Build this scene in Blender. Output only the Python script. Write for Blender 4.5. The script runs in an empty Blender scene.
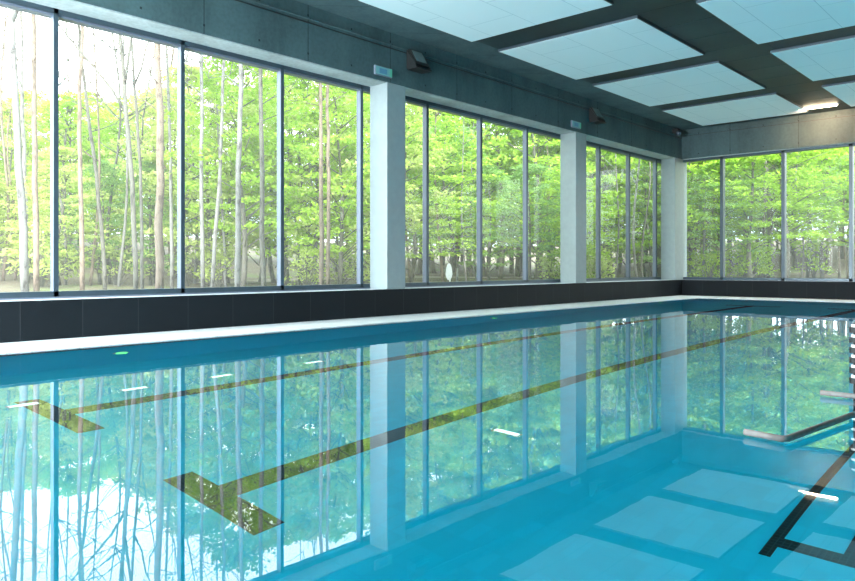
import bpy, bmesh, math, random
from mathutils import Vector, Matrix
random.seed(7)
C = bpy.context.scene.collection
PI = math.pi

# ------------------------------------------------------------------ helpers
def mat(name):
    m = bpy.data.materials.new(name); m.use_nodes = True
    nt = m.node_tree; nt.nodes.clear()
    out = nt.nodes.new('ShaderNodeOutputMaterial')
    return m, nt, out
def N(nt, typ, **kw):
    n = nt.nodes.new(typ)
    for k, v in kw.items():
        if k in n.inputs: n.inputs[k].default_value = v
        else: setattr(n, k, v)
    return n
def ramp(nt, stops):
    r = nt.nodes.new('ShaderNodeValToRGB'); e = r.color_ramp.elements
    while len(e) < len(stops): e.new(0.5)
    for i, (p, c) in enumerate(stops):
        e[i].position = p; e[i].color = (*c, 1)
    return r
def principled(name, col, rough=.5, metal=0., var=.12, scale=6., bump=0., spec=.5):
    m, nt, out = mat(name)
    p = N(nt, 'ShaderNodeBsdfPrincipled', Roughness=rough, Metallic=metal)
    p.inputs['Specular IOR Level'].default_value = spec
    tc = N(nt, 'ShaderNodeTexCoord')
    no = N(nt, 'ShaderNodeTexNoise', Scale=scale, Detail=5.0)
    nt.links.new(tc.outputs['Object'], no.inputs['Vector'])
    r = ramp(nt, [(.3, [c*(1-var) for c in col]), (.7, [min(1, c*(1+var)) for c in col])])
    nt.links.new(no.outputs['Fac'], r.inputs['Fac'])
    nt.links.new(r.outputs['Color'], p.inputs['Base Color'])
    if bump:
        b = N(nt, 'ShaderNodeBump', Strength=1.0, Distance=bump)
        nt.links.new(no.outputs['Fac'], b.inputs['Height']); nt.links.new(b.outputs['Normal'], p.inputs['Normal'])
    nt.links.new(p.outputs['BSDF'], out.inputs['Surface'])
    return m
def emission(name, col, s):
    m, nt, out = mat(name)
    e = N(nt, 'ShaderNodeEmission', Strength=s); e.inputs['Color'].default_value = (*col, 1)
    nt.links.new(e.outputs[0], out.inputs['Surface'])
    return m

def add_box(bm, x0, x1, y0, y1, z0, z1):
    v = [bm.verts.new((x, y, z)) for z in (z0, z1) for y in (y0, y1) for x in (x0, x1)]
    for f in ((0,2,3,1), (4,5,7,6), (0,1,5,4), (2,6,7,3), (0,4,6,2), (1,3,7,5)):
        bm.faces.new([v[i] for i in f])
def add_tube(bm, pts, rads, seg=8, cap=True):
    rings = []
    pts = [Vector(p) for p in pts]
    for i, p in enumerate(pts):
        d = (pts[min(i+1, len(pts)-1)] - pts[max(i-1, 0)]).normalized()
        a = Vector((1, 0, 0)) if abs(d.x) < .8 else Vector((0, 1, 0))
        u = d.cross(a).normalized(); w = d.cross(u)
        r = rads[i] if isinstance(rads, (list, tuple)) else rads
        rings.append([bm.verts.new(p + (u*math.cos(2*PI*k/seg) + w*math.sin(2*PI*k/seg))*r) for k in range(seg)])
    for a, b in zip(rings, rings[1:]):
        for k in range(seg):
            bm.faces.new((a[k], a[(k+1) % seg], b[(k+1) % seg], b[k]))
    if cap:
        bm.faces.new(rings[0][::-1]); bm.faces.new(rings[-1])
def add_prism(bm, poly, axis, a0, a1):
    def pt(u, v, a):
        return {'x': (a, u, v), 'y': (u, a, v), 'z': (u, v, a)}[axis]
    A = [bm.verts.new(pt(u, v, a0)) for u, v in poly]; B = [bm.verts.new(pt(u, v, a1)) for u, v in poly]
    bm.faces.new(A); bm.faces.new(B[::-1])
    n = len(poly)
    for k in range(n): bm.faces.new((A[k], B[k], B[(k+1) % n], A[(k+1) % n]))
def obj(name, bm, m, parent=None, smooth=False, bevel=0., fix=True):
    if fix: bmesh.ops.recalc_face_normals(bm, faces=bm.faces[:])
    me = bpy.data.meshes.new(name); bm.to_mesh(me); bm.free()
    if m: me.materials.append(m)
    if smooth:
        for p in me.polygons: p.use_smooth = True
    o = bpy.data.objects.new(name, me); C.objects.link(o)
    if parent: o.parent = parent
    if bevel:
        b = o.modifiers.new('bevel', 'BEVEL'); b.width = bevel; b.segments = 2; b.limit_method = 'ANGLE'
    return o
def box(name, m, dims, parent=None, bevel=0.):
    bm = bmesh.new(); add_box(bm, *dims); return obj(name, bm, m, parent, bevel=bevel)
def tag(o, label, cat, group=None, kind=None):
    o['label'] = label; o['category'] = cat
    if group: o['group'] = group
    if kind: o['kind'] = kind
    return o
def thing(name, label, cat, loc=(0,0,0), rz=0, group=None, kind=None):
    o = bpy.data.objects.new(name, None); o.empty_display_size = .1; C.objects.link(o)
    o.location = loc; o.rotation_euler = (0, 0, rz)
    return tag(o, label, cat, group, kind)
def struct(o, label, cat):
    return tag(o, label, cat, kind='structure')
def dup(root, loc, rz=0, sc=(1,1,1), label=None, group=None):
    r = root.copy(); C.objects.link(r); r.location = loc; r.rotation_euler = (0, 0, rz); r.scale = sc
    if label: r['label'] = label
    if group: r['group'] = group
    for ch in list(root.children):
        c = ch.copy(); C.objects.link(c); c.parent = r
    return r

# ------------------------------------------------------------------ survey (metres; x along the long window wall, y towards it)
H, YAW, F = 1.1, math.radians(42.1), 733.7
CA, SA = math.cos(YAW), math.sin(YAW)
def azim(px, Z):                # ground point at camera depth Z in the direction of column px
    a = (px - 427.5)/F
    return ((CA + SA*a)*Z, (SA - CA*a)*Z)
W = 11.5        # face of the window wall (parapet, columns, beam)
E = 27.1        # face of the end wall
PY = 10.12      # pool edge along the window wall
PX = 25.3       # pool edge along the end wall
DEPTH = 1.9

# ------------------------------------------------------------------ materials
def concrete_mat(name, col, joint=True):
    m, nt, out = mat(name)
    p = N(nt, 'ShaderNodeBsdfPrincipled', Roughness=.7); p.inputs['Specular IOR Level'].default_value = .25
    tc = N(nt, 'ShaderNodeTexCoord')
    n1 = N(nt, 'ShaderNodeTexNoise', Scale=1.1, Detail=8.0, Roughness=.65)
    n2 = N(nt, 'ShaderNodeTexNoise', Scale=14.0, Detail=4.0)
    mp = N(nt, 'ShaderNodeMapping'); mp.inputs['Scale'].default_value = (1, 1, .35)
    nt.links.new(tc.outputs['Object'], mp.inputs['Vector'])
    nt.links.new(mp.outputs[0], n1.inputs['Vector']); nt.links.new(tc.outputs['Object'], n2.inputs['Vector'])
    r = ramp(nt, [(.28, [c*.62 for c in col]), (.5, col), (.75, [c*1.25 for c in col])])
    nt.links.new(n1.outputs['Fac'], r.inputs['Fac'])
    mx = N(nt, 'ShaderNodeMixRGB', blend_type='MULTIPLY', Fac=.35)
    nt.links.new(r.outputs[0], mx.inputs[1])
    r2 = ramp(nt, [(.35, (.6, .6, .6)), (.6, (1, 1, 1))]); nt.links.new(n2.outputs['Fac'], r2.inputs[0])
    nt.links.new(r2.outputs[0], mx.inputs[2])
    last = mx
    if joint:   # formwork panel joints and tie holes
        sx = N(nt, 'ShaderNodeSeparateXYZ'); nt.links.new(tc.outputs['Object'], sx.inputs[0])
        ad = N(nt, 'ShaderNodeMath', operation='ADD'); nt.links.new(sx.outputs['X'], ad.inputs[0]); nt.links.new(sx.outputs['Y'], ad.inputs[1])
        def near(src, period, width):
            a = N(nt, 'ShaderNodeMath', operation='PINGPONG'); nt.links.new(src, a.inputs[0]); a.inputs[1].default_value = period/2
            b = N(nt, 'ShaderNodeMath', operation='LESS_THAN'); nt.links.new(a.outputs[0], b.inputs[0]); b.inputs[1].default_value = width
            return b.outputs[0]
        j = near(ad.outputs[0], 2.3, .012)
        m2 = N(nt, 'ShaderNodeMixRGB', blend_type='MULTIPLY'); m2.inputs[2].default_value = (.5, .5, .5, 1)
        nt.links.new(j, m2.inputs[0]); nt.links.new(last.outputs[0], m2.inputs[1])
        h1 = near(ad.outputs[0], 1.15, .02)
        h2 = near(sx.outputs['Z'], .76, .02)
        hm = N(nt, 'ShaderNodeMath', operation='MULTIPLY'); nt.links.new(h1, hm.inputs[0]); nt.links.new(h2, hm.inputs[1])
        m3 = N(nt, 'ShaderNodeMixRGB', blend_type='MULTIPLY'); m3.inputs[2].default_value = (.3, .3, .3, 1)
        nt.links.new(hm.outputs[0], m3.inputs[0]); nt.links.new(m2.outputs[0], m3.inputs[1])
        last = m3
    nt.links.new(last.outputs[0], p.inputs['Base Color'])
    b = N(nt, 'ShaderNodeBump', Strength=.4, Distance=.004)
    nt.links.new(n2.outputs['Fac'], b.inputs['Height']); nt.links.new(b.outputs[0], p.inputs['Normal'])
    nt.links.new(p.outputs[0], out.inputs[0])
    return m
def tile_mat(name, col, grout, w, h, rough, gap=.006, axis='xz', off=0., var=.15, spec=.3):
    m, nt, out = mat(name)
    p = N(nt, 'ShaderNodeBsdfPrincipled', Roughness=rough); p.inputs['Specular IOR Level'].default_value = spec
    tc = N(nt, 'ShaderNodeTexCoord')
    sx = N(nt, 'ShaderNodeSeparateXYZ'); nt.links.new(tc.outputs['Object'], sx.inputs[0])
    cb = N(nt, 'ShaderNodeCombineXYZ')
    if axis == 'xz':
        ad = N(nt, 'ShaderNodeMath', operation='SUBTRACT'); nt.links.new(sx.outputs['X'], ad.inputs[0]); nt.links.new(sx.outputs['Y'], ad.inputs[1])
        ad2 = N(nt, 'ShaderNodeMath', operation='ADD'); nt.links.new(ad.outputs[0], ad2.inputs[0]); ad2.inputs[1].default_value = off
        nt.links.new(ad2.outputs[0], cb.inputs[0]); nt.links.new(sx.outputs['Z'], cb.inputs[1])
    else:
        nt.links.new(sx.outputs['X'], cb.inputs[0]); nt.links.new(sx.outputs['Y'], cb.inputs[1])
    br = N(nt, 'ShaderNodeTexBrick', offset=0.0, squash=1.0)
    br.inputs['Scale'].default_value = 1.0; br.inputs['Mortar Size'].default_value = gap
    br.inputs['Mortar Smooth'].default_value = .0; br.inputs['Bias'].default_value = 0
    br.inputs['Brick Width'].default_value = w; br.inputs['Row Height'].default_value = h
    br.inputs['Color1'].default_value = (*[c*(1-var) for c in col], 1); br.inputs['Color2'].default_value = (*[min(1, c*(1+var)) for c in col], 1)
    br.inputs['Mortar'].default_value = (*grout, 1)
    nt.links.new(cb.outputs[0], br.inputs['Vector'])
    nt.links.new(br.outputs['Color'], p.inputs['Base Color'])
    nt.links.new(p.outputs[0], out.inputs[0])
    return m
M = {}
M['concrete'] = concrete_mat('board_marked_concrete', (.07, .122, .132))
M['soffit'] = concrete_mat('pale_soffit_concrete', (.42, .5, .51), False)
M['column'] = principled('painted_column', (.27, .335, .35), .45, var=.05)
M['dark_tile'] = tile_mat('dark_slate_tile', (.012, .016, .02), (.03, .036, .04), .888, .62, .5, .006, 'xz', .51+11.5, .1, .08)
M['deck'] = tile_mat('white_deck_tile', (.80, .85, .87), (.62, .68, .7), .3, .3, .35, .008, 'xy', var=.03)
M['basin'] = tile_mat('turquoise_pool_tile', (.02, .74, .88), (.02, .725, .865), .25, .125, .4, .006, 'xy', var=.05)
M['mosaic'] = tile_mat('black_mosaic', (.008, .012, .014), (.03, .05, .053), .04, .04, .3, .004, 'xy', var=.5)
M['frame'] = principled('grey_window_frame', (.055, .085, .11), .35, .3, var=.05)
M['frame_side'] = principled('lightened_frame_aluminium', (.17, .205, .27), .35, .2, var=.05)  # paler than the frame: daylight on mullion sides is put into the colour
M['sill'] = principled('white_sill_stone', (.72, .78, .84), .3, var=.03)
M['ceiling_dark'] = principled('dark_ceiling', (.018, .03, .034), .55, var=.2, scale=1.5)
M['duct'] = principled('dark_satin_infill', (.014, .034, .040), .5, 0, var=.45, scale=.6, spec=.25)
M['black'] = principled('black_plastic', (.012, .015, .016), .4, var=.2)
M['lens'] = principled('grey_lens_glass', (.22, .30, .31), .15, var=.1)
M['steel'] = principled('satin_grey_metal', (.23, .22, .21), .6, 0, var=.15, scale=20, spec=.25)
M['white_plastic'] = principled('white_plastic', (.85, .87, .88), .35, var=.02)
M['sign_face'] = principled('pale_cyan_sign', (.20, .44, .46), .3, var=.03)
M['sign_blue'] = principled('sign_blue', (.10, .28, .42), .3, var=.05)
M['sign_green'] = principled('sign_green', (.10, .52, .33), .3, var=.05)
M['tube'] = emission('warm_lamp_tube', (1, .80, .52), 22.)
M['pool_white'] = emission('white_underwater_lamp', (.95, 1, .97), 2.8)
M['pool_green'] = emission('green_underwater_lamp', (.16, 1, .22), 3.4)
M['trim'] = principled('steel_lamp_ring', (.55, .6, .6), .3, .6)

def panel_mat():
    m, nt, out = mat('white_acoustic_panel')
    p = N(nt, 'ShaderNodeBsdfPrincipled', Roughness=.7)
    tc = N(nt, 'ShaderNodeTexCoord')
    sx = N(nt, 'ShaderNodeSeparateXYZ'); nt.links.new(tc.outputs['Object'], sx.inputs[0])
    cb = N(nt, 'ShaderNodeCombineXYZ'); nt.links.new(sx.outputs['X'], cb.inputs[0]); nt.links.new(sx.outputs['Y'], cb.inputs[1])
    br = N(nt, 'ShaderNodeTexBrick', offset=0.5)
    for k, v in (('Scale', 1.), ('Mortar Size', .007), ('Mortar Smooth', 0.), ('Brick Width', 1.78), ('Row Height', 1.16)): br.inputs[k].default_value = v
    br.inputs['Color1'].default_value = (.70, .88, .92, 1); br.inputs['Color2'].default_value = (.73, .90, .94, 1); br.inputs['Mortar'].default_value = (.44, .64, .69, 1)
    nt.links.new(cb.outputs[0], br.inputs['Vector']); nt.links.new(br.outputs['Color'], p.inputs['Base Color'])
    nt.links.new(p.outputs[0], out.inputs[0]); return m
M['panel'] = panel_mat()

def glass_mat():
    m, nt, out = mat('window_glass')
    fr = N(nt, 'ShaderNodeFresnel')
    ge = N(nt, 'ShaderNodeNewGeometry')      # same reflectance on the way out of the thin pane as on the way in
    iv = N(nt, 'ShaderNodeMath', operation='MULTIPLY_ADD'); iv.inputs[1].default_value = 1/1.16-1.16; iv.inputs[2].default_value = 1.16
    nt.links.new(ge.outputs['Backfacing'], iv.inputs[0]); nt.links.new(iv.outputs[0], fr.inputs['IOR'])
    t = N(nt, 'ShaderNodeBsdfTransparent'); t.inputs[0].default_value = (.95, .985, .97, 1)
    g = N(nt, 'ShaderNodeBsdfGlossy', Roughness=0.0)
    mx = N(nt, 'ShaderNodeMixShader')
    du = N(nt, 'ShaderNodeBsdfTranslucent'); du.inputs[0].default_value = (.95, 1, .97, 1)     # white veil mixed into the glass to carry outdoor haze
    dm = N(nt, 'ShaderNodeMixShader', Fac=.05)
    nt.links.new(t.outputs[0], dm.inputs[1]); nt.links.new(du.outputs[0], dm.inputs[2])
    nt.links.new(fr.outputs[0], mx.inputs[0]); nt.links.new(dm.outputs[0], mx.inputs[1]); nt.links.new(g.outputs[0], mx.inputs[2])
    nt.links.new(mx.outputs[0], out.inputs[0]); return m
M['glass'] = glass_mat()
def water_mat():
    m, nt, out = mat('still_pool_water')
    tc = N(nt, 'ShaderNodeTexCoord')
    a = N(nt, 'ShaderNodeTexNoise', Scale=1.1, Detail=2.0)
    b = N(nt, 'ShaderNodeTexNoise', Scale=7.0, Detail=2.0)
    nt.links.new(tc.outputs['Object'], a.inputs['Vector']); nt.links.new(tc.outputs['Object'], b.inputs['Vector'])
    mu = N(nt, 'ShaderNodeMath', operation='MULTIPLY'); mu.inputs[1].default_value = .07; nt.links.new(b.outputs['Fac'], mu.inputs[0])
    ad = N(nt, 'ShaderNodeMath', operation='ADD'); nt.links.new(a.outputs['Fac'], ad.inputs[0]); nt.links.new(mu.outputs[0], ad.inputs[1])
    bp = N(nt, 'ShaderNodeBump', Strength=1.0, Distance=WAVE); nt.links.new(ad.outputs[0], bp.inputs['Height'])
    fr = N(nt, 'ShaderNodeFresnel', IOR=1.6)
    r = N(nt, 'ShaderNodeBsdfRefraction', Roughness=0.0, IOR=1.333); r.inputs[0].default_value = (1, 1, 1, 1)
    g = N(nt, 'ShaderNodeBsdfGlossy', Roughness=0.0); g.inputs[0].default_value = (1, 1, 1, 1)
    for n in (fr, r, g): nt.links.new(bp.outputs[0], n.inputs['Normal'])
    mx = N(nt, 'ShaderNodeMixShader')
    nt.links.new(fr.outputs[0], mx.inputs[0]); nt.links.new(r.outputs[0], mx.inputs[1]); nt.links.new(g.outputs[0], mx.inputs[2])
    nt.links.new(mx.outputs[0], out.inputs['Surface'])
    v = N(nt, 'ShaderNodeVolumeAbsorption', Density=.20); v.inputs[0].default_value = (.0, .845, .93, 1)
    nt.links.new(v.outputs[0], out.inputs['Volume'])
    return m
WAVE = .0008
M['water'] = water_mat()

def leaf_mat(name, c1, c2, c3):
    m, nt, out = mat(name)
    ge = N(nt, 'ShaderNodeNewGeometry'); oi = N(nt, 'ShaderNodeObjectInfo')
    ad = N(nt, 'ShaderNodeMath', operation='MULTIPLY_ADD'); nt.links.new(oi.outputs['Random'], ad.inputs[0]); ad.inputs[1].default_value = .4
    mu = N(nt, 'ShaderNodeMath', operation='MULTIPLY'); nt.links.new(ge.outputs['Random Per Island'], mu.inputs[0]); mu.inputs[1].default_value = .6
    nt.links.new(mu.outputs[0], ad.inputs[2])
    r = ramp(nt, [(.1, c1), (.5, c2), (.9, c3)]); nt.links.new(ad.outputs[0], r.inputs[0])
    d = N(nt, 'ShaderNodeBsdfDiffuse'); t = N(nt, 'ShaderNodeBsdfTranslucent'); mx = N(nt, 'ShaderNodeMixShader', Fac=.45)
    nt.links.new(r.outputs[0], d.inputs[0]); nt.links.new(r.outputs[0], t.inputs[0])
    nt.links.new(d.outputs[0], mx.inputs[1]); nt.links.new(t.outputs[0], mx.inputs[2]); nt.links.new(mx.outputs[0], out.inputs[0])
    return m
M['leaf_hazed'] = leaf_mat('hazed_spring_leaves', (.44, .55, .14), (.60, .70, .22), (.74, .81, .36))  # haze outside the left windows is put into these paled leaf colours
M['leaf_lime'] = leaf_mat('lime_beech_leaves', (.27, .47, .05), (.44, .66, .08), (.60, .80, .15))
M['leaf_mid'] = leaf_mat('mid_green_leaves', (.20, .38, .11), (.32, .52, .16), (.46, .64, .22))
def bark_mat(name, a, b, dark, amount):
    m, nt, out = mat(name)
    p = N(nt, 'ShaderNodeBsdfPrincipled', Roughness=.8)
    tc = N(nt, 'ShaderNodeTexCoord'); mp = N(nt, 'ShaderNodeMapping'); mp.inputs['Scale'].default_value = (6, 6, 2.2)
    no = N(nt, 'ShaderNodeTexNoise', Scale=1.6, Detail=6.0)
    nt.links.new(tc.outputs['Object'], mp.inputs[0]); nt.links.new(mp.outputs[0], no.inputs['Vector'])
    r = ramp(nt, [(amount, dark), (amount+.08, a), (.8, b)]); nt.links.new(no.outputs['Fac'], r.inputs[0])
    nt.links.new(r.outputs[0], p.inputs['Base Color']); nt.links.new(p.outputs[0], out.inputs[0]); return m
M['birch'] = bark_mat('pale_birch_bark', (.24, .23, .23), (.32, .31, .305), (.11, .10, .10), .36)
M['pine'] = bark_mat('pinkish_pine_bark', (.27, .20, .16), (.34, .265, .225), (.15, .11, .09), .38)
M['greybark'] = bark_mat('grey_bark', (.15, .14, .125), (.22, .21, .19), (.07, .065, .06), .36)

def ground_mat():
    m, nt, out = mat('leaf_litter_ground')
    p = N(nt, 'ShaderNodeBsdfPrincipled', Roughness=.95)
    tc = N(nt, 'ShaderNodeTexCoord')
    a = N(nt, 'ShaderNodeTexNoise', Scale=.35, Detail=7.0); b = N(nt, 'ShaderNodeTexNoise', Scale=9.0, Detail=4.0)
    nt.links.new(tc.outputs['Object'], a.inputs['Vector']); nt.links.new(tc.outputs['Object'], b.inputs['Vector'])
    r = ramp(nt, [(.38, (.15, .115, .085)), (.55, (.20, .165, .12)), (.68, (.18, .23, .08))]); nt.links.new(a.outputs['Fac'], r.inputs[0])
    r2 = ramp(nt, [(.3, (.55, .55, .55)), (.7, (1.1, 1.1, 1.1))]); nt.links.new(b.outputs['Fac'], r2.inputs[0])
    mx = N(nt, 'ShaderNodeMixRGB', blend_type='MULTIPLY', Fac=1.0); nt.links.new(r.outputs[0], mx.inputs[1]); nt.links.new(r2.outputs[0], mx.inputs[2])
    nt.links.new(mx.outputs[0], p.inputs['Base Color']); nt.links.new(p.outputs[0], out.inputs[0]); return m
M['ground'] = ground_mat()
M['path'] = principled('sandy_path', (.30, .25, .21), .9, var=.15, scale=3)

# ------------------------------------------------------------------ room shell
# pool basin: five slabs with wall thickness
bm = bmesh.new()
X0, Y0 = .5, -3.4
add_box(bm, X0-.3, PX+.3, Y0-.3, PY+.3, -DEPTH-.3, -DEPTH)
add_box(bm, X0-.3, X0, Y0-.3, PY+.3, -DEPTH, -.03); add_box(bm, PX, PX+.3, Y0-.3, PY+.3, -DEPTH, -.03)
add_box(bm, X0, PX, Y0-.3, Y0, -DEPTH, -.03); add_box(bm, X0, PX, PY, PY+.3, -DEPTH, -.03)
basin = struct(obj('pool_basin', bm, M['basin']), 'turquoise tiled pool basin under the still water', 'pool')
def lane(name, y, x0, x1, w, cross, k=1.0):
    bm = bmesh.new(); z0, z1 = -DEPTH-.01, -DEPTH+.004
    add_box(bm, x0, x1, y-w/2, y+w/2, z0, z1)
    for (cx, ya, yb) in cross: add_box(bm, cx-w*k/2, cx+w*k/2, ya, yb, z0, z1+.001)
    return obj(name, bm, M['mosaic'], basin)
lane('lane_line', 7.66, 2.95, 23.3, .25, [(2.95, 6.85, 8.45), (23.3, 6.85, 8.45)])
lane('lane_line', 4.80, 2.95, 23.3, .25, [(2.95, 4.1, 5.3), (23.3, 4.0, 5.6)])
lane('lane_line', 1.49, 4.74, 23.3, .07, [(4.95, 1.0, 1.49)], 1.8)
lane('lane_line', 1.07, 4.93, 23.3, .09, [])
# water: one closed body that fills the basin
bm = bmesh.new(); add_box(bm, X0-.02, PX+.02, Y0-.02, PY+.02, -DEPTH-.02, 0)
tag(obj('pool_water', bm, M['water']), 'still clear turquoise water filling the long pool', 'water', kind='stuff')
# deck around the pool
bm = bmesh.new()
add_box(bm, -3.5, E, PY, W, -.25, .012); add_box(bm, PX, E, -6, PY, -.25, .012)
add_box(bm, -3.5, X0, -6, PY, -.25, .012); add_box(bm, X0, PX, -6, Y0, -.25, .012)
bmesh.ops.remove_doubles(bm, verts=bm.verts[:], dist=1e-5)
struct(obj('floor', bm, M['deck']), 'white tiled deck running round the pool edge', 'floor')
# parapets
pl = struct(box('wall_left', M['dark_tile'], (-4, E+.6, W, W+.75, 0.0, .598)), 'low dark tiled parapet below the long window wall', 'wall')
box('sill', M['sill'], (-4, E+.6, W+.006, W+.75, .59, .601), pl)
pb = struct(box('wall_back', M['dark_tile'], (E, E+.75, -6, W-.002, 0.0, .598)), 'low dark tiled parapet below the far end windows', 'wall')
box('sill', M['sill'], (E+.006, E+.75, -6, W-.02, .59, .601), pb)
# beams with a pale soffit
def beam(name, label, dims, soff, ledge):
    o = struct(box(name, M['concrete'], dims), label, 'beam')
    box('soffit', M['soffit'], soff, o)
    box('conduit', M['concrete'], ledge[0], o); box('groove', M['black'], ledge[1], o)
    return o
beam('beam', 'long concrete beam above the left window wall', (-4, E+.6, W, W+.85, 5.17, 7.1), (-4, E, W+.03, W+.7, 5.15, 5.18),
     ((-4, E, W-.03, W+.01, 6.00, 6.03), (-4, E, W-.006, W+.01, 5.92, 5.945)))
beam('beam', 'concrete beam above the far end windows, lit warm by the lamp', (E, E+.85, -6, W-.002, 5.17, 7.1), (E+.03, E+.7, -6, W-.05, 5.15, 5.18),
     ((E-.03, E+.01, -6, W-.05, 6.10, 6.13), (E-.006, E+.01, -6, W-.05, 6.02, 6.035)))
# columns
for x0, x1, lab in ((11.4, 11.985, 'painted concrete column left of the middle windows'), (19.4, 20.02, 'painted concrete column between second and third window bays'), (3.15-.0, 3.75, None)):
    if lab is None: continue
    struct(box('column', M['column'], (x0, x1, W, W+.55, .6, 5.17), bevel=.012), lab, 'column')
struct(box('column', M['column'], (26.5, E+.5, W, W+.55, .6, 5.17), bevel=.012), 'pale column in the far corner of the hall', 'column')
# unseen rest of the hall: right wall, near wall
struct(box('wall_right', M['concrete'], (-4, E+.6, -6.3, -6, 0, 7.1)), 'plain wall on the right of the pool', 'wall')
bm = bmesh.new()                 # unseen wall behind the viewer; its opening is added for the fill light
add_box(bm, -4.3, -4, -6.3, W, 0, .5); add_box(bm, -4.3, -4, -6.3, W, 6.0, 7.1)
add_box(bm, -4.3, -4, -6.3, 7.2, .5, 6.0); add_box(bm, -4.3, -4, 11.3, W, .5, 6.0)
struct(obj('wall_front', bm, M['concrete']), 'unseen wall behind the viewer with an opening added for fill light', 'wall')
struct(box('ceiling', M['ceiling_dark'], (-4.3, E+.8, -6.4, W+.8, 7.0, 7.2)), 'dark slab above the hanging panels', 'ceiling')

# windows: continuous curtain wall behind the columns
GY = W+.66; FY0, FY1 = W+.55, W+.76
def mullion(nm, x, parent):
    bm = bmesh.new(); add_box(bm, x-.036, x+.036, FY0, FY0+.02, .60, 5.16)
    o = obj('mullion', bm, M['frame'], parent)
    box('mullion_web', M['frame_side'], (x-.030, x+.030, FY0+.018, FY0+.15, .60, 5.16), o)
def window(name, label, x0, x1, mulls):
    w = thing(name, label, 'window', (0,0,0), kind='structure')
    box('bottom_rail', M['frame'], (x0, x1, FY0, FY1, .60, .71), w)
    box('bottom_bead', M['frame_side'], (x0, x1, FY0-.015, FY0+.01, .60, .625), w)
    box('head_rail', M['frame'], (x0, x1, FY0, FY1, 5.07, 5.16), w)
    box('head_bead', M['frame_side'], (x0, x1, FY0+.03, FY1-.02, 5.035, 5.075), w)
    for m_ in mulls: mullion('mullion', m_, w)
    xs = [x0] + list(mulls) + [x1]
    for a, b in zip(xs, xs[1:]):
        box('pane', M['glass'], (a, b, GY, GY+.012, .70, 5.08), w)
mx = [.30, 2.47, 4.64, 6.81, 8.99, 11.16, 13.35, 15.49, 17.64, 21.87, 23.99, 26.14]
window('window_1', 'tall four pane window at the left of the hall', -1, 11.7, [m for m in mx if m < 11.3])
window('window_2', 'tall middle window between the two pale columns', 11.7, 19.7, [m for m in mx if 11.7 < m < 19.35])
window('window_3', 'narrow looking window beside the far corner', 19.7, E+.4, [m for m in mx if 19.9 < m < 26.5])
w4 = thing('window_4', 'wide end wall window above the far pool edge', 'window', (0,0,0), kind='structure')
ex0, ex1 = E+.14, E+.34
box('bottom_rail', M['frame'], (ex0, ex1, -6, W, .60, .70), w4)
box('head_rail', M['frame'], (ex0, ex1, -6, W, 5.07, 5.16), w4)
ms = [10.06, 7.94, 5.85, 3.75, 1.6, -.5, -2.6, -4.7]
for y in ms:
    o = box('mullion', M['frame'], (ex0, ex0+.02, y-.055, y+.055, .60, 5.16), w4)
    box('mullion_web', M['frame'], (ex0+.018, ex1+.06, y-.045, y+.045, .60, 5.16), o)
ys = [W] + ms + [-6]
for a, b in zip(ys, ys[1:]): box('pane', M['glass'], (ex0+.1, ex0+.112, b, a, .69, 5.08), w4)

# dark glossy infill in the gaps of the ceiling
ZC = 6.2
bm = bmesh.new()
x = -4.0
while x < 26.9:
    add_box(bm, x+.01, min(x+1.19, E-.05), 5.55, 7.05, ZC+.06, ZC+.12); x += 1.2
cd = struct(obj('ceiling_duct', bm, M['duct']), 'dark metal duct running along the ceiling between panel rows', 'duct')
for x0 in (-.6, 4.0, 8.5, 13.0, 17.55, 22.05):
    struct(box('ceiling_crossbeam', M['duct'], (x0, x0+1.15, -6, 10.44, ZC+.065, ZC+.5)), 'dark crossbeam in the gap between ceiling panels', 'beam')

struct(box('ceiling_edge', M['concrete'], (-4, E-.02, 10.45, W-.01, ZC+.075, ZC+.4)), 'concrete margin of the ceiling along the window beam', 'ceiling edge')
struct(box('ceiling_edge', M['duct'], (26.46, E-.02, -6, 10.44, ZC+.08, ZC+.4)), 'dark margin of the ceiling along the end beam', 'ceiling edge')
# ceiling panels
def panel(x0, x1, y0, y1, lab, grp=None):
    o = thing('ceiling_panel', lab, 'ceiling panel', ((x0+x1)/2, (y0+y1)/2, ZC), group='white acoustic panels under the ceiling')
    hx, hy = (x1-x0)/2, (y1-y0)/2
    box('board', M['panel'], (-hx, hx, -hy, hy, 0, .045), o)
    bm = bmesh.new(); t = .02
    add_box(bm, -hx-t, hx+t, -hy-t, -hy, .004, .06); add_box(bm, -hx-t, hx+t, hy, hy+t, .004, .06)
    add_box(bm, -hx-t, -hx, -hy, hy, .004, .06); add_box(bm, hx, hx+t, -hy, hy, .004, .06)
    obj('edge_frame', bm, M['frame'], o)
    for sx in (-.6, .6):
        for sy in (-.6, .6):
            bm = bmesh.new(); add_tube(bm, [(sx*hx, sy*hy, .045), (sx*hx, sy*hy, .8)], .008, 6); obj('hanger_rod', bm, M['steel'], o)
cols = [(.5, 4.0), (5.05, 8.5), (9.55, 13.03), (14.08, 17.58), (18.53, 22.1), (23.05, 26.42)]
rowname = ['beside the window wall beam', 'right of the ceiling duct', 'in the row furthest right']
colname = {3: 'third from the far end', 4: 'second from the far end', 5: 'nearest the far end wall', 2: 'fourth from the far end', 1: 'fifth from the far end', 0: 'sixth from the far end'}
for r_, (y0, y1) in enumerate(((6.92, 10.42), (2.2, 5.66), (-2.6, .95))):
    for c_, (x0, x1) in enumerate(cols):
        if r_ == 2 and c_ < 3: continue
        panel(x0, x1, y0, y1, 'white ceiling panel %s, %s' % (rowname[r_], colname[c_]))

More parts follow.
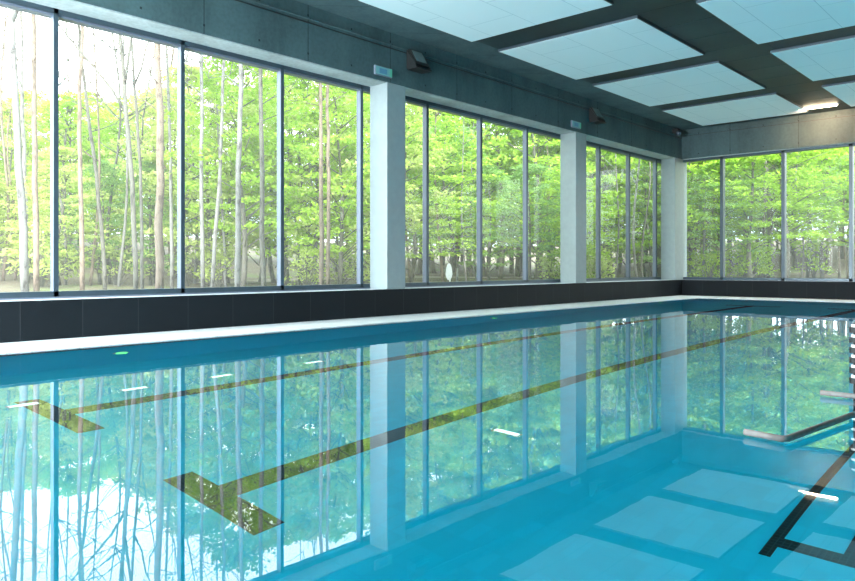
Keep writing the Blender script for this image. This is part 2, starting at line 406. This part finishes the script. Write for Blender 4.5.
# ------------------------------------------------------------------ fittings
def exit_sign(x, lab):
    t = thing('exit_sign', lab, 'sign', (x, W-.002, 5.36), group='exit signs on the window beam')
    box('housing', M['frame_side'], (-.26, .26, -.05, 0, -.10, .10), t, bevel=.008)
    box('face', M['sign_face'], (-.245, .245, -.056, -.049, -.085, .085), t)
    box('picture', M['sign_blue'], (-.14, .09, -.06, -.055, -.06, .05), t)
    box('green_strip', M['sign_green'], (.18, .245, -.06, -.055, -.085, .085), t)
exit_sign(11.25, 'pale emergency exit sign over the nearer column')
exit_sign(19.35, 'pale emergency exit sign over the farther column')
def flood(x, lab):
    t = thing('floodlight', lab, 'floodlight', (x, W, 5.62), group='black floodlights on the window beam')
    box('mounting_plate', M['black'], (-.22, .22, -.03, 0, -.04, .38), t)
    for sx in (-.25, .22):
        bm = bmesh.new(); add_prism(bm, [(-.02, .40), (-.02, -.04), (-.30, -.04), (-.30, .03)], 'x', sx, sx+.03); obj('side_bracket', bm, M['black'], t)
    bm = bmesh.new(); add_prism(bm, [(-.04, .40), (-.075, .40), (-.31, .02), (-.26, .0)], 'x', -.22, .22); hb = obj('lamp_head', bm, M['black'], t)
    bm = bmesh.new(); add_prism(bm, [(-.095, .385), (-.102, .378), (-.268, .105), (-.258, .11)], 'x', -.17, .17); obj('lens', bm, M['lens'], hb)
    box('bottom_visor', M['black'], (-.25, .25, -.34, -.03, -.07, -.04), t)
flood(12.25, 'black floodlight on the beam above the nearer column')
flood(20.4, 'black floodlight on the beam above the farther column')
t = thing('security_camera', 'small dome camera at the far corner below the ceiling', 'camera', (26.35, W, 6.08))
box('bracket', M['black'], (-.09, .09, -.22, 0, -.04, .12), t)
bm = bmesh.new(); bmesh.ops.create_uvsphere(bm, u_segments=16, v_segments=10, radius=.11, matrix=Matrix.Translation((0, -.2, -.05))); obj('dome', bm, M['frame'], t, smooth=True)
# warm linear lamp by the end wall
t = thing('ceiling_lamp', 'lit warm linear lamp under the duct near the end wall', 'lamp', (25.9, 6.5, ZC+.02))
box('housing', M['frame_side'], (-.09, .09, -.62, .62, .03, .12), t)
box('tube', M['tube'], (-.05, .05, -.56, .56, -.03, .02), t, bevel=.02)
# underwater lamps
def pool_lamp(x, y, z, kind, lab, grp):
    t = thing('underwater_light', lab, 'pool light', (x, y, z), group=grp)
    if kind == 'green':
        bm = bmesh.new(); add_tube(bm, [(0, .0, 0), (0, -.03, 0)], .11, 20); obj('ring', bm, M['trim'], t)
        bm = bmesh.new(); add_tube(bm, [(0, -.028, 0), (0, -.045, 0)], .085, 20); obj('lens', bm, M['pool_green'], t)
    else:
        a, b = (.14, .035) if kind == 'white' else (.028, .13)
        box('ring', M['trim'], (-a-.02, a+.02, -b-.02, b+.02, 0, .02), t, bevel=.006)
        box('lens', M['pool_white'], (-a, a, -b, b, .018, .032), t, bevel=.005)
pool_lamp(4.76, PY, -.94, 'green', 'green glowing pool light low on the near left pool wall', 'green pool wall lights')
pool_lamp(13.44, PY, -.95, 'green', 'green glowing pool light farther along below the middle windows', 'green pool wall lights')
pool_lamp(22.14, PY, -1.0, 'green', 'faint green pool light near the far corner', 'green pool wall lights')
for x, lab in ((2.85, 'leftmost white light in the row seen under the water'), (4.05, 'white pool floor light, second from the left'),
               (5.2, 'white pool floor light, third from the left'), (6.7, 'white pool floor light, fourth from the left and farthest')):
    pool_lamp(x, 8.25, -DEPTH, 'white', lab, 'white lights on the pool floor')
pool_lamp(5.6, 4.06, -DEPTH, 'cross', 'white pool floor light standing alone below the middle windows', 'white lights on the pool floor')

# grey rail frame and banded post at the right
t = thing('pool_rail', 'grey tubular rail lying at the water surface at the right edge', 'rail', (0,0,0))
bm = bmesh.new(); add_tube(bm, [(4.90, 1.66, .03), (4.855, 1.42, .03), (4.90, 1.395, .03), (6.0, 1.26, .035), (7.6, 1.10, .04)], .021, 10); obj('long_tube', bm, M['steel'], t, smooth=True)
bm = bmesh.new(); add_tube(bm, [(6.86, 1.70, .03), (6.84, 1.1, .03)], .022, 10); obj('short_tube', bm, M['steel'], t, smooth=True)
t = thing('banded_post', 'black post with white bands standing out of the water', 'post', (7.0, 1.44, 0))
bm = bmesh.new(); add_tube(bm, [(0,0,-DEPTH), (0,0,.62)], .045, 12); obj('post', bm, M['black'], t, smooth=True)
for k in range(6):
    z = .12+.085*k
    bm = bmesh.new(); add_tube(bm, [(0,0,z), (0,0,z+.045)], .075, 14); obj('black_collar', bm, M['black'], t)
    bm = bmesh.new(); add_tube(bm, [(0,0,z+.047), (0,0,z+.068)], .06, 14); obj('white_band', bm, M['white_plastic'], t)

# ------------------------------------------------------------------ outdoors
def gz(x, y):
    d = max(x-E-1.0, y-W-1.0, 0.0)
    return .22 + min(d, 45)*.028 + min(max(0, d-14), 30)*.07 + .06*math.sin(x*.31)*math.cos(y*.27)*min(1, d/5)
bm = bmesh.new(); vs = {}
GX = [-40+2.5*i for i in range(53)]; GYs = [-30+2.5*i for i in range(45)]
def gv(i, j):
    if (i, j) not in vs:
        x_, y_ = GX[i], GYs[j]; vs[i, j] = bm.verts.new((x_, y_, gz(x_, y_)))
    return vs[i, j]
for i in range(len(GX)-1):
    for j in range(len(GYs)-1):
        cx, cy = (GX[i]+GX[i+1])/2, (GYs[j]+GYs[j+1])/2
        if cx < E+1.5 and cy < W+1.0 and cy > -7 and cx > -5: continue
        bm.faces.new((gv(i,j), gv(i+1,j), gv(i+1,j+1), gv(i,j+1)))
struct(obj('ground', bm, M['ground'], smooth=True), 'woodland floor of brown leaf litter outside the windows', 'ground')
bm = bmesh.new(); prev = None
for k in range(15):
    x_ = 14+k*1.6; y_ = 23.5+.9*math.sin(k*.5)
    a = bm.verts.new((x_, y_-.8, gz(x_, y_-.8)+.03)); b = bm.verts.new((x_, y_+.8, gz(x_, y_+.8)+.03))
    if prev: bm.faces.new((prev[0], a, b, prev[1]))
    prev = (a, b)
struct(obj('footpath', bm, M['path']), 'pale sandy path beyond the middle windows', 'path')

def leaves(bm, R, n, c, rx, rz, s):
    for _ in range(n):
        while True:
            u = Vector((R.uniform(-1,1), R.uniform(-1,1), R.uniform(-1,1)))
            if u.length <= 1: break
        p = Vector((c[0]+u.x*rx, c[1]+u.y*rx, c[2]+u.z*rz))
        nrm = Vector((R.gauss(0,.55), R.gauss(0,.55), 1 if R.random() < .8 else R.uniform(-1,1))).normalized()
        a = nrm.cross(Vector((R.uniform(-1,1), R.uniform(-1,1), .1))).normalized(); b = nrm.cross(a)
        l = s*R.uniform(.6, 1.25); w = l*.55
        v = [bm.verts.new(p + a*l), bm.verts.new(p + b*w - nrm*w*.2), bm.verts.new(p - a*l), bm.verts.new(p - b*w - nrm*w*.2)]
        bm.faces.new(v)
def leafy_proto(seed, lm, base=.2, rad=2.7, clusters=150, per=38, leaf=.112):
    R = random.Random(seed)
    t = thing('leafy_tree', 'x', 'tree')
    bm = bmesh.new(); bend = [R.uniform(-.25,.25), R.uniform(-.25,.25)]
    pts = [(bend[0]*math.sin(k*.7), bend[1]*math.sin(k*.9), 9.4*k/8-.3) for k in range(9)]
    add_tube(bm, pts, [.12*(1-k/9.5) for k in range(9)], 7)
    crown = bmesh.new()
    for q in range(clusters):
        h = base + (1-base)*R.random()**.85
        prof = math.sin(PI*min(1, max(.05, (h-base)/(1-base)*.8+.18)))**.7
        an = R.uniform(0, 2*PI); r = rad*prof*math.sqrt(R.uniform(.08, 1))
        c = (r*math.cos(an), r*math.sin(an), 10*h - .12*r)
        leaves(crown, R, per, c, R.uniform(.35,.75), R.uniform(.10,.22), leaf)
        if q % 4 == 0:
            z0 = max(.8, c[2]-.4*r-.3); k = min(8, max(0, int((z0+.3)/9.4*8)))
            add_tube(bm, [(pts[k][0], pts[k][1], z0), (c[0]*.5, c[1]*.5, (z0+c[2])/2+.1), c], [.03, .02, .008], 4)
    obj('trunk', bm, M['greybark'], t, smooth=True)
    obj('foliage', crown, lm, t, fix=False)
    return t
protos = {}
for nm, lm in (('pale', 'leaf_hazed'), ('lime', 'leaf_lime'), ('mid', 'leaf_mid')):
    protos[nm] = [leafy_proto(11+ord(nm[0])+k, M[lm], base=(.16, .26)[k]) for k in range(2)]
used = set()
R = random.Random(3)
def plant(kind, px, Z, h, label, group, wide=1.0):
    p = R.choice(protos[kind]); s = h/10.0
    x, y = azim(px, Z)
    while max(x-E-1.2, y-W-1.2) < 3.6*s*wide + .4:       # keep every crown clear of the building
        Z += .5; x, y = azim(px, Z)
    loc = (x, y, gz(x, y)-.05); sc = (s*wide, s*wide, s); rz = R.uniform(0, 6.28)
    if p.name not in used:
        used.add(p.name); p.location = loc; p.scale = sc; p.rotation_euler = (0,0,rz); p['label'] = label; p['group'] = group
    else: dup(p, loc, rz, sc, label, group)
def hz(Z, py): return 1.1 + (266.5-py)/F*Z
G1 = ('leafy spring tree in the pale wood behind the left windows', 'pale trees behind the left windows')
G2 = ('green leafy tree in the wood behind the middle windows', 'trees behind the middle windows')
G3 = ('lime green leafy tree behind the far end windows', 'trees behind the end wall windows')
px = -70
while px < 190:
    Z = R.uniform(27, 36); plant(R.choice(['pale', 'pale', 'lime']), px, Z, hz(Z, R.uniform(106, 132)), *G1, wide=1.15); px += R.uniform(15, 24)
px = -60
while px < 190:
    Z = R.uniform(22, 26); plant(R.choice(['pale', 'pale', 'pale', 'mid']), px, Z, hz(Z, R.uniform(150, 190)), *G1, wide=1.25); px += R.uniform(34, 50)
px = 188
while px < 400:
    Z = R.uniform(21, 33); plant(R.choice(['pale', 'pale', 'lime']), px, Z, hz(Z, R.uniform(50, 100)), *G1, wide=1.05); px += R.uniform(13, 22)
px = 400
while px < 675:
    Z = R.uniform(32, 44); plant(R.choice(['lime', 'lime', 'pale', 'mid']), px, Z, hz(Z, R.uniform(0, 60)), *G2); px += R.uniform(12, 20)
px = 410
while px < 690:
    Z = R.uniform(28, 32); plant(R.choice(['lime', 'lime', 'mid']), px, Z, hz(Z, R.uniform(120, 190)), *G2, wide=1.3); px += R.uniform(32, 46)
px = 676
while px < 930:
    Z = R.uniform(36, 48); plant(R.choice(['lime', 'lime', 'mid']), px, Z, hz(Z, R.uniform(-20, 60)), *G3); px += R.uniform(12, 19)
px = 690
while px < 930:
    Z = R.uniform(31, 35); plant(R.choice(['lime', 'lime', 'mid']), px, Z, hz(Z, R.uniform(110, 190)), *G3, wide=1.3); px += R.uniform(26, 40)

for (a, b, z0, z1, t0, t1, st, g) in ((-60, 400, 38, 44, 150, 200, 19, G1), (400, 680, 46, 54, 140, 205, 13, G2), (680, 930, 50, 56, 150, 215, 19, G3)):
    px = a
    while px < b:
        Z = R.uniform(z0, z1); plant(R.choice(['mid', 'mid', 'lime']), px, Z, hz(Z, R.uniform(t0, t1)), *g, wide=1.5); px += R.uniform(.7, 1.3)*st
def tall_tree(name, label, pts_px, Z, w_px, bark, seed, crown_from=8., tops=True, group=None, forks=(), lm='leaf_hazed'):
    """trunk through image directions at camera depth Z, then crown above"""
    R2 = random.Random(seed); a = (pts_px[0][0]-427.5)/F
    x0, y0 = azim(pts_px[0][0], Z); z0 = gz(x0, y0)
    t = thing(name, label, 'tree', (x0, y0, z0-.05), group=group)
    rx, ry = SA, -CA
    pts = []
    for (px, py) in pts_px:
        off = (px-pts_px[0][0])/F*Z; zz = 1.1+(266.5-py)/F*Z - z0
        pts.append(Vector((rx*off, ry*off, zz)))
    pts[0].z = -.1
    top = pts[-1].copy(); d = (pts[-1]-pts[-2]).normalized()
    ht = R2.uniform(12.5, 15.5); k = 0
    while pts[-1].z < ht:
        d = (d*.8 + Vector((R2.gauss(0,.05), R2.gauss(0,.05), .3))).normalized(); pts.append(pts[-1]+d*1.1)
    r0 = w_px/F*Z/2
    # finer trunk with slight wobble
    fine = []
    for i in range(len(pts)-1):
        for s in range(3):
            p = pts[i].lerp(pts[i+1], s/3)
            fine.append(p + Vector((R2.gauss(0,.012), R2.gauss(0,.012), 0)))
    fine.append(pts[-1]); n = len(fine)
    bm = bmesh.new(); add_tube(bm, fine, [r0*1.08*max(.12, 1-.85*(max(0, p.z)/ht)**1.3) for p in fine], 9)
    crown = bmesh.new(); nb = 0
    for i, p in enumerate(fine):
        if p.z < 4.0: continue
        for _ in range(3 if p.z > crown_from else (1 if R2.random() < .55 else 0)):
            an = R2.uniform(0, 2*PI); L = R2.uniform(.8, 2.3)*(1.15 if p.z > crown_from else .55)
            q = [p + Vector((math.cos(an), math.sin(an), R2.uniform(.25, .8)))*L*s + Vector((R2.gauss(0,.07), R2.gauss(0,.07), R2.gauss(0,.05)))*(s > 0) for s in (0, .35, .7, 1)]
            add_tube(bm, q, [.018, .013, .008, .004], 4)
            for s_ in (1, 2, 2, 3, 3, 3):
                tw = q[s_] + Vector((R2.gauss(0,.45), R2.gauss(0,.45), R2.uniform(.0,.5)))
                add_tube(bm, [q[s_], (q[s_]+tw)/2+Vector((0,0,.05)), tw], [.010, .008, .004], 3)
                if tops and p.z > crown_from-1: leaves(crown, R2, 4, tw, .34, .24, .07)
            nb += 1
    for (j, ang, L) in forks:
        p = fine[min(j, n-3)]; q = [p]
        dirv = Vector((rx*math.sin(ang), ry*math.sin(ang), math.cos(ang)))
        for s in range(1, 7): q.append(p + dirv*L*s/6 + Vector((R2.gauss(0,.05), R2.gauss(0,.05), R2.gauss(0,.05))))
        add_tube(bm, q, [r0*.62*(1-s/8) for s in range(7)], 6)
    obj('trunk', bm, M[bark], t, smooth=True)
    if len(crown.verts): obj('foliage', crown, M[lm], t, fix=False)
    else: crown.free()
    return t
T = tall_tree
T('birch_tree', 'white birch trunk leaning left behind the leftmost pane', [(25,290), (21,190), (17,120), (12,20)], 17, 7.5, 'birch', 1, 8, forks=[(9, .7, 2.5)])
T('birch_tree', 'slim pale trunk right of the leaning birch, leftmost pane', [(37,290), (35,180), (34,90), (33,0)], 19, 5.5, 'pine', 2, 8)
T('birch_tree', 'faint thin trunk close between the two leftmost trunks', [(27,290), (26,200), (23,120), (21,20)], 23, 4, 'birch', 22, 9)
T('pine_tree', 'slim pinkish trunk at the left of the second pane', [(83,290), (80,180), (79,110), (82,30)], 19, 4.6, 'pine', 3, 8)
T('birch_tree', 'thin crooked trunk bending left in the second pane', [(105,290), (101,220), (93,150), (85,90), (80,45)], 20, 3.8, 'greybark', 4, 8)
T('alder_tree', 'grey forked tree in the middle of the second pane', [(136,290), (132,180), (126,110), (120,35)], 18, 4.8, 'greybark', 5, 7, forks=[(6, -.62, 4.2), (7, .12, 4)])
T('alder_tree', 'thin twin stem beside the grey forked tree, second pane', [(143,290), (141,190), (137,110), (131,30)], 18.6, 3.2, 'greybark', 6, 7, forks=[(7, .35, 3)])
T('pine_tree', 'thick straight pinkish pine at the right of second pane', [(159,290), (160,180), (160,110), (157,30)], 17, 8, 'pine', 7, 8)
T('birch_tree', 'thin light trunk just left of the mullion, second pane', [(172,290), (171,180), (169,110), (166,30)], 22, 3.6, 'birch', 8, 8)
T('birch_tree', 'pale straight trunk left in the third pane', [(203,290), (201,200), (202,120), (201,40)], 20, 4.2, 'birch', 9, 8.5)
T('birch_tree', 'slender trunk leaning right in the third pane', [(212,290), (217,210), (221,140), (224,50)], 20, 3.8, 'birch', 10, 8.5)
T('birch_tree', 'thickest white trunk in the middle of the third pane', [(237,290), (238,210), (239,140), (242,60)], 18, 5.6, 'birch', 11, 8.5)
T('alder_tree', 'dark topped grey trunk at the right of third pane', [(264,290), (262,200), (261,130), (261,50)], 18, 5, 'greybark', 12, 8)
T('birch_tree', 'short pale stem between trunks in the third pane', [(226,290), (223,230), (220,180), (217,90)], 23, 2.8, 'birch', 13, 9)
T('pine_tree', 'pinkish trunk of a close pair in the fourth pane', [(322,290), (321,200), (321,130), (322,60)], 20, 4.4, 'pine', 14, 8.5)
T('pine_tree', 'right hand trunk of the close pair, fourth pane', [(328,290), (329,200), (328,130), (327,60)], 21, 3.8, 'pine', 15, 8.5)
T('birch_tree', 'pale slim trunk at the left of the end wall window', [(704,285), (704,220), (705,170), (706,100)], 33, 2.6, 'birch', 16, 10)
T('alder_tree', 'dark slim trunk beyond the second end wall pane', [(765,285), (764,220), (766,170), (765,100)], 36, 3.2, 'greybark', 17, 10)
T('alder_tree', 'grey trunk beyond the third end wall pane', [(808,285), (809,220), (807,170), (808,100)], 36, 3.4, 'greybark', 18, 10)
# thin background stems
def stem_proto(seed, bark):
    R2 = random.Random(seed); t = thing('thin_tree', 'x', 'tree')
    bm = bmesh.new(); ph = R2.uniform(0, 6)
    pts = [(.18*math.sin(k*.8+ph), .18*math.cos(k*.6+ph), k*1.0-.1) for k in range(11)]
    add_tube(bm, pts, [.055*(1-k/13) for k in range(11)], 6)
    for _ in range(14):
        k = R2.randrange(4, 10); p = Vector(pts[k]); an = R2.uniform(0, 6.28); L = R2.uniform(.6, 1.6)
        add_tube(bm, [p, p+Vector((math.cos(an)*L*.5, math.sin(an)*L*.5, L*.3)), p+Vector((math.cos(an)*L, math.sin(an)*L, L*.75))], [.018, .012, .005], 4)
    obj('trunk', bm, bark, t, smooth=True); return t
stems = [stem_proto(31, M['birch']), stem_proto(32, M['greybark']), stem_proto(33, M['pine'])]
su = set()
for k in range(46):
    if k < 22: px, Z, lab, grp = R.uniform(0, 365), R.uniform(22, 32), 'thin bare stem among the pale trees behind the left windows', 'thin stems behind the left windows'
    elif k < 34: px, Z, lab, grp = R.uniform(405, 660), R.uniform(28, 40), 'thin bare stem in the wood behind the middle windows', 'thin stems behind the middle windows'
    else: px, Z, lab, grp = R.uniform(690, 860), R.uniform(33, 44), 'thin bare stem in the wood behind the end windows', 'thin stems behind the end windows'
    x, y = azim(px, Z); p = stems[k % 3]; s = R.uniform(.8, 1.2)
    loc = (x, y, gz(x, y)); rz = R.uniform(0, 6.28)
    if p.name not in su:
        su.add(p.name); p.location = loc; p.rotation_euler = (0,0,rz); p['label'] = lab; p['group'] = grp
    else: dup(p, loc, rz, (s, s, s), lab, grp)
# low bushes
def bush_proto(seed, lm):
    R2 = random.Random(seed); t = thing('bush', 'x', 'bush')
    st = bmesh.new(); cr = bmesh.new()
    for k in range(26):
        an = R2.uniform(0, 6.28); r = R2.uniform(.1, .8); h = R2.uniform(.3, 1.5)
        c = (r*math.cos(an), r*math.sin(an), h)
        add_tube(st, [(0,0,-.1), (c[0]*.5, c[1]*.5, h*.6), c], [.015, .01, .004], 4)
        leaves(cr, R2, 22, c, .32, .2, .075)
    obj('stems', st, M['greybark'], t); obj('foliage', cr, lm, t, fix=False); return t
bp = [bush_proto(41, M['leaf_hazed']), bush_proto(42, M['leaf_lime'])]; bu = set()
for k in range(30):
    if k < 9: px, Z, lab, grp, kd = R.uniform(0, 365), R.uniform(21, 28), 'low pale bush on the ground outside the left windows', 'low bushes outside the left windows', 0
    elif k < 18: px, Z, lab, grp, kd = R.uniform(470, 600), R.uniform(29, 34), 'low green bush on the ground outside the middle windows', 'low bushes outside the middle windows', k % 2
    else: px, Z, lab, grp, kd = R.uniform(684, 860), R.uniform(32, 36), 'low lime bush on the ground outside the end windows', 'low bushes outside the end windows', 1
    x, y = azim(px, Z); p = bp[kd]; s = R.uniform(.7, 1.3); loc = (x, y, gz(x, y)); rz = R.uniform(0, 6.28)
    if p.name not in bu:
        bu.add(p.name); p.location = loc; p.rotation_euler = (0,0,rz); p['label'] = lab; p['group'] = grp
    else: dup(p, loc, rz, (s, s, s), lab, grp)
# white oval panel on a post outside the middle window
x, y = azim(449, 23.5); g = gz(x, y)
t = thing('garden_sign', 'white oval panel on thin post outside the middle window', 'sign', (x, y, g), YAW-PI/2)
bm = bmesh.new(); add_prism(bm, [(.10*math.cos(a)*(1.15 if math.sin(a) < 0 else 1), .62+.27*math.sin(a)) for a in [2*PI*k/24 for k in range(24)]], 'y', -.03, .03); obj('panel', bm, M['white_plastic'], t, bevel=.01)
bm = bmesh.new(); add_tube(bm, [(.03,0,-.5), (.03,0,.5)], .025, 8); obj('post', bm, M['white_plastic'], t)
x, y = azim(457, 23.8); g = gz(x, y)
t = thing('marker_post', 'short pale post beside the white oval panel outside', 'post', (x, y, g))
bm = bmesh.new(); add_tube(bm, [(0,0,-.5), (0,0,.42), (.02,0,.74)], [.045, .04, .03], 8); obj('shaft', bm, M['birch'], t, smooth=True)
box('cap', M['greybark'], (-.05, .07, -.05, .05, .74, .80), t)

# ------------------------------------------------------------------ light
wd = bpy.data.worlds.new('World'); bpy.context.scene.world = wd; wd.use_nodes = True
nt = wd.node_tree; bg = nt.nodes['Background']
tc = N(nt, 'ShaderNodeTexCoord'); no = N(nt, 'ShaderNodeTexNoise', Scale=2.2, Detail=5.0)
nt.links.new(tc.outputs['Generated'], no.inputs['Vector'])
rr = ramp(nt, [(.38, (.72, .86, 1.0)), (.58, (1, 1, 1))]); nt.links.new(no.outputs['Fac'], rr.inputs[0])
nt.links.new(rr.outputs[0], bg.inputs['Color']); bg.inputs['Strength'].default_value = 3.9
def area(name, loc, rot, sx, sy, power, col):
    l = bpy.data.lights.new(name, 'AREA'); l.shape = 'RECTANGLE'; l.size = sx; l.size_y = sy; l.energy = power; l.color = col
    o = bpy.data.objects.new(name, l); C.objects.link(o); o.location = loc; o.rotation_euler = rot; return o
area('ceiling_lamp_light', (25.9, 6.5, ZC-.05), (0, -.9, 0), .12, 1.1, 75, (1, .50, .26))
for y_ in (-3.3,):               # added fill lights under water on the right, unseen, to brighten the pool
    for x_ in (3, 7, 11, 15, 19, 23):
        area('underwater_fill', (x_, y_, -.9), (PI/2-.45, 0, 0), .5, .5, 76, (.9, 1, .97))


area('fill_behind', (-4.1, 9.25, 3.25), (0, -PI/2, 0), 5.5, 4.1, 2800, (.90, .97, 1))  # added fill in the opening behind the camera, brightens hall and column sides
sn = bpy.data.lights.new('sun', 'SUN'); sn.energy = 4.5; sn.angle = math.radians(12); sn.color = (1, .96, .86)
so = bpy.data.objects.new('sun', sn); C.objects.link(so)
so.rotation_euler = Vector((.55, .62, -.72)).to_track_quat('-Z', 'Y').to_euler()
# ------------------------------------------------------------------ camera
cam = bpy.data.cameras.new('camera'); co = bpy.data.objects.new('camera', cam); C.objects.link(co)
cam.sensor_width = 36; cam.lens = 36*F/855; cam.shift_y = -(290.5-266.5)/855
co.location = (0, 0, H); co.rotation_euler = (PI/2, 0, YAW-PI/2)
cam.clip_end = 500
sc = bpy.context.scene; sc.camera = co
sc.view_settings.view_transform = 'Standard'; sc.view_settings.look = 'None'; sc.view_settings.gamma = 1; sc.view_settings.use_curve_mapping = False
sc.view_settings.exposure = 0.6
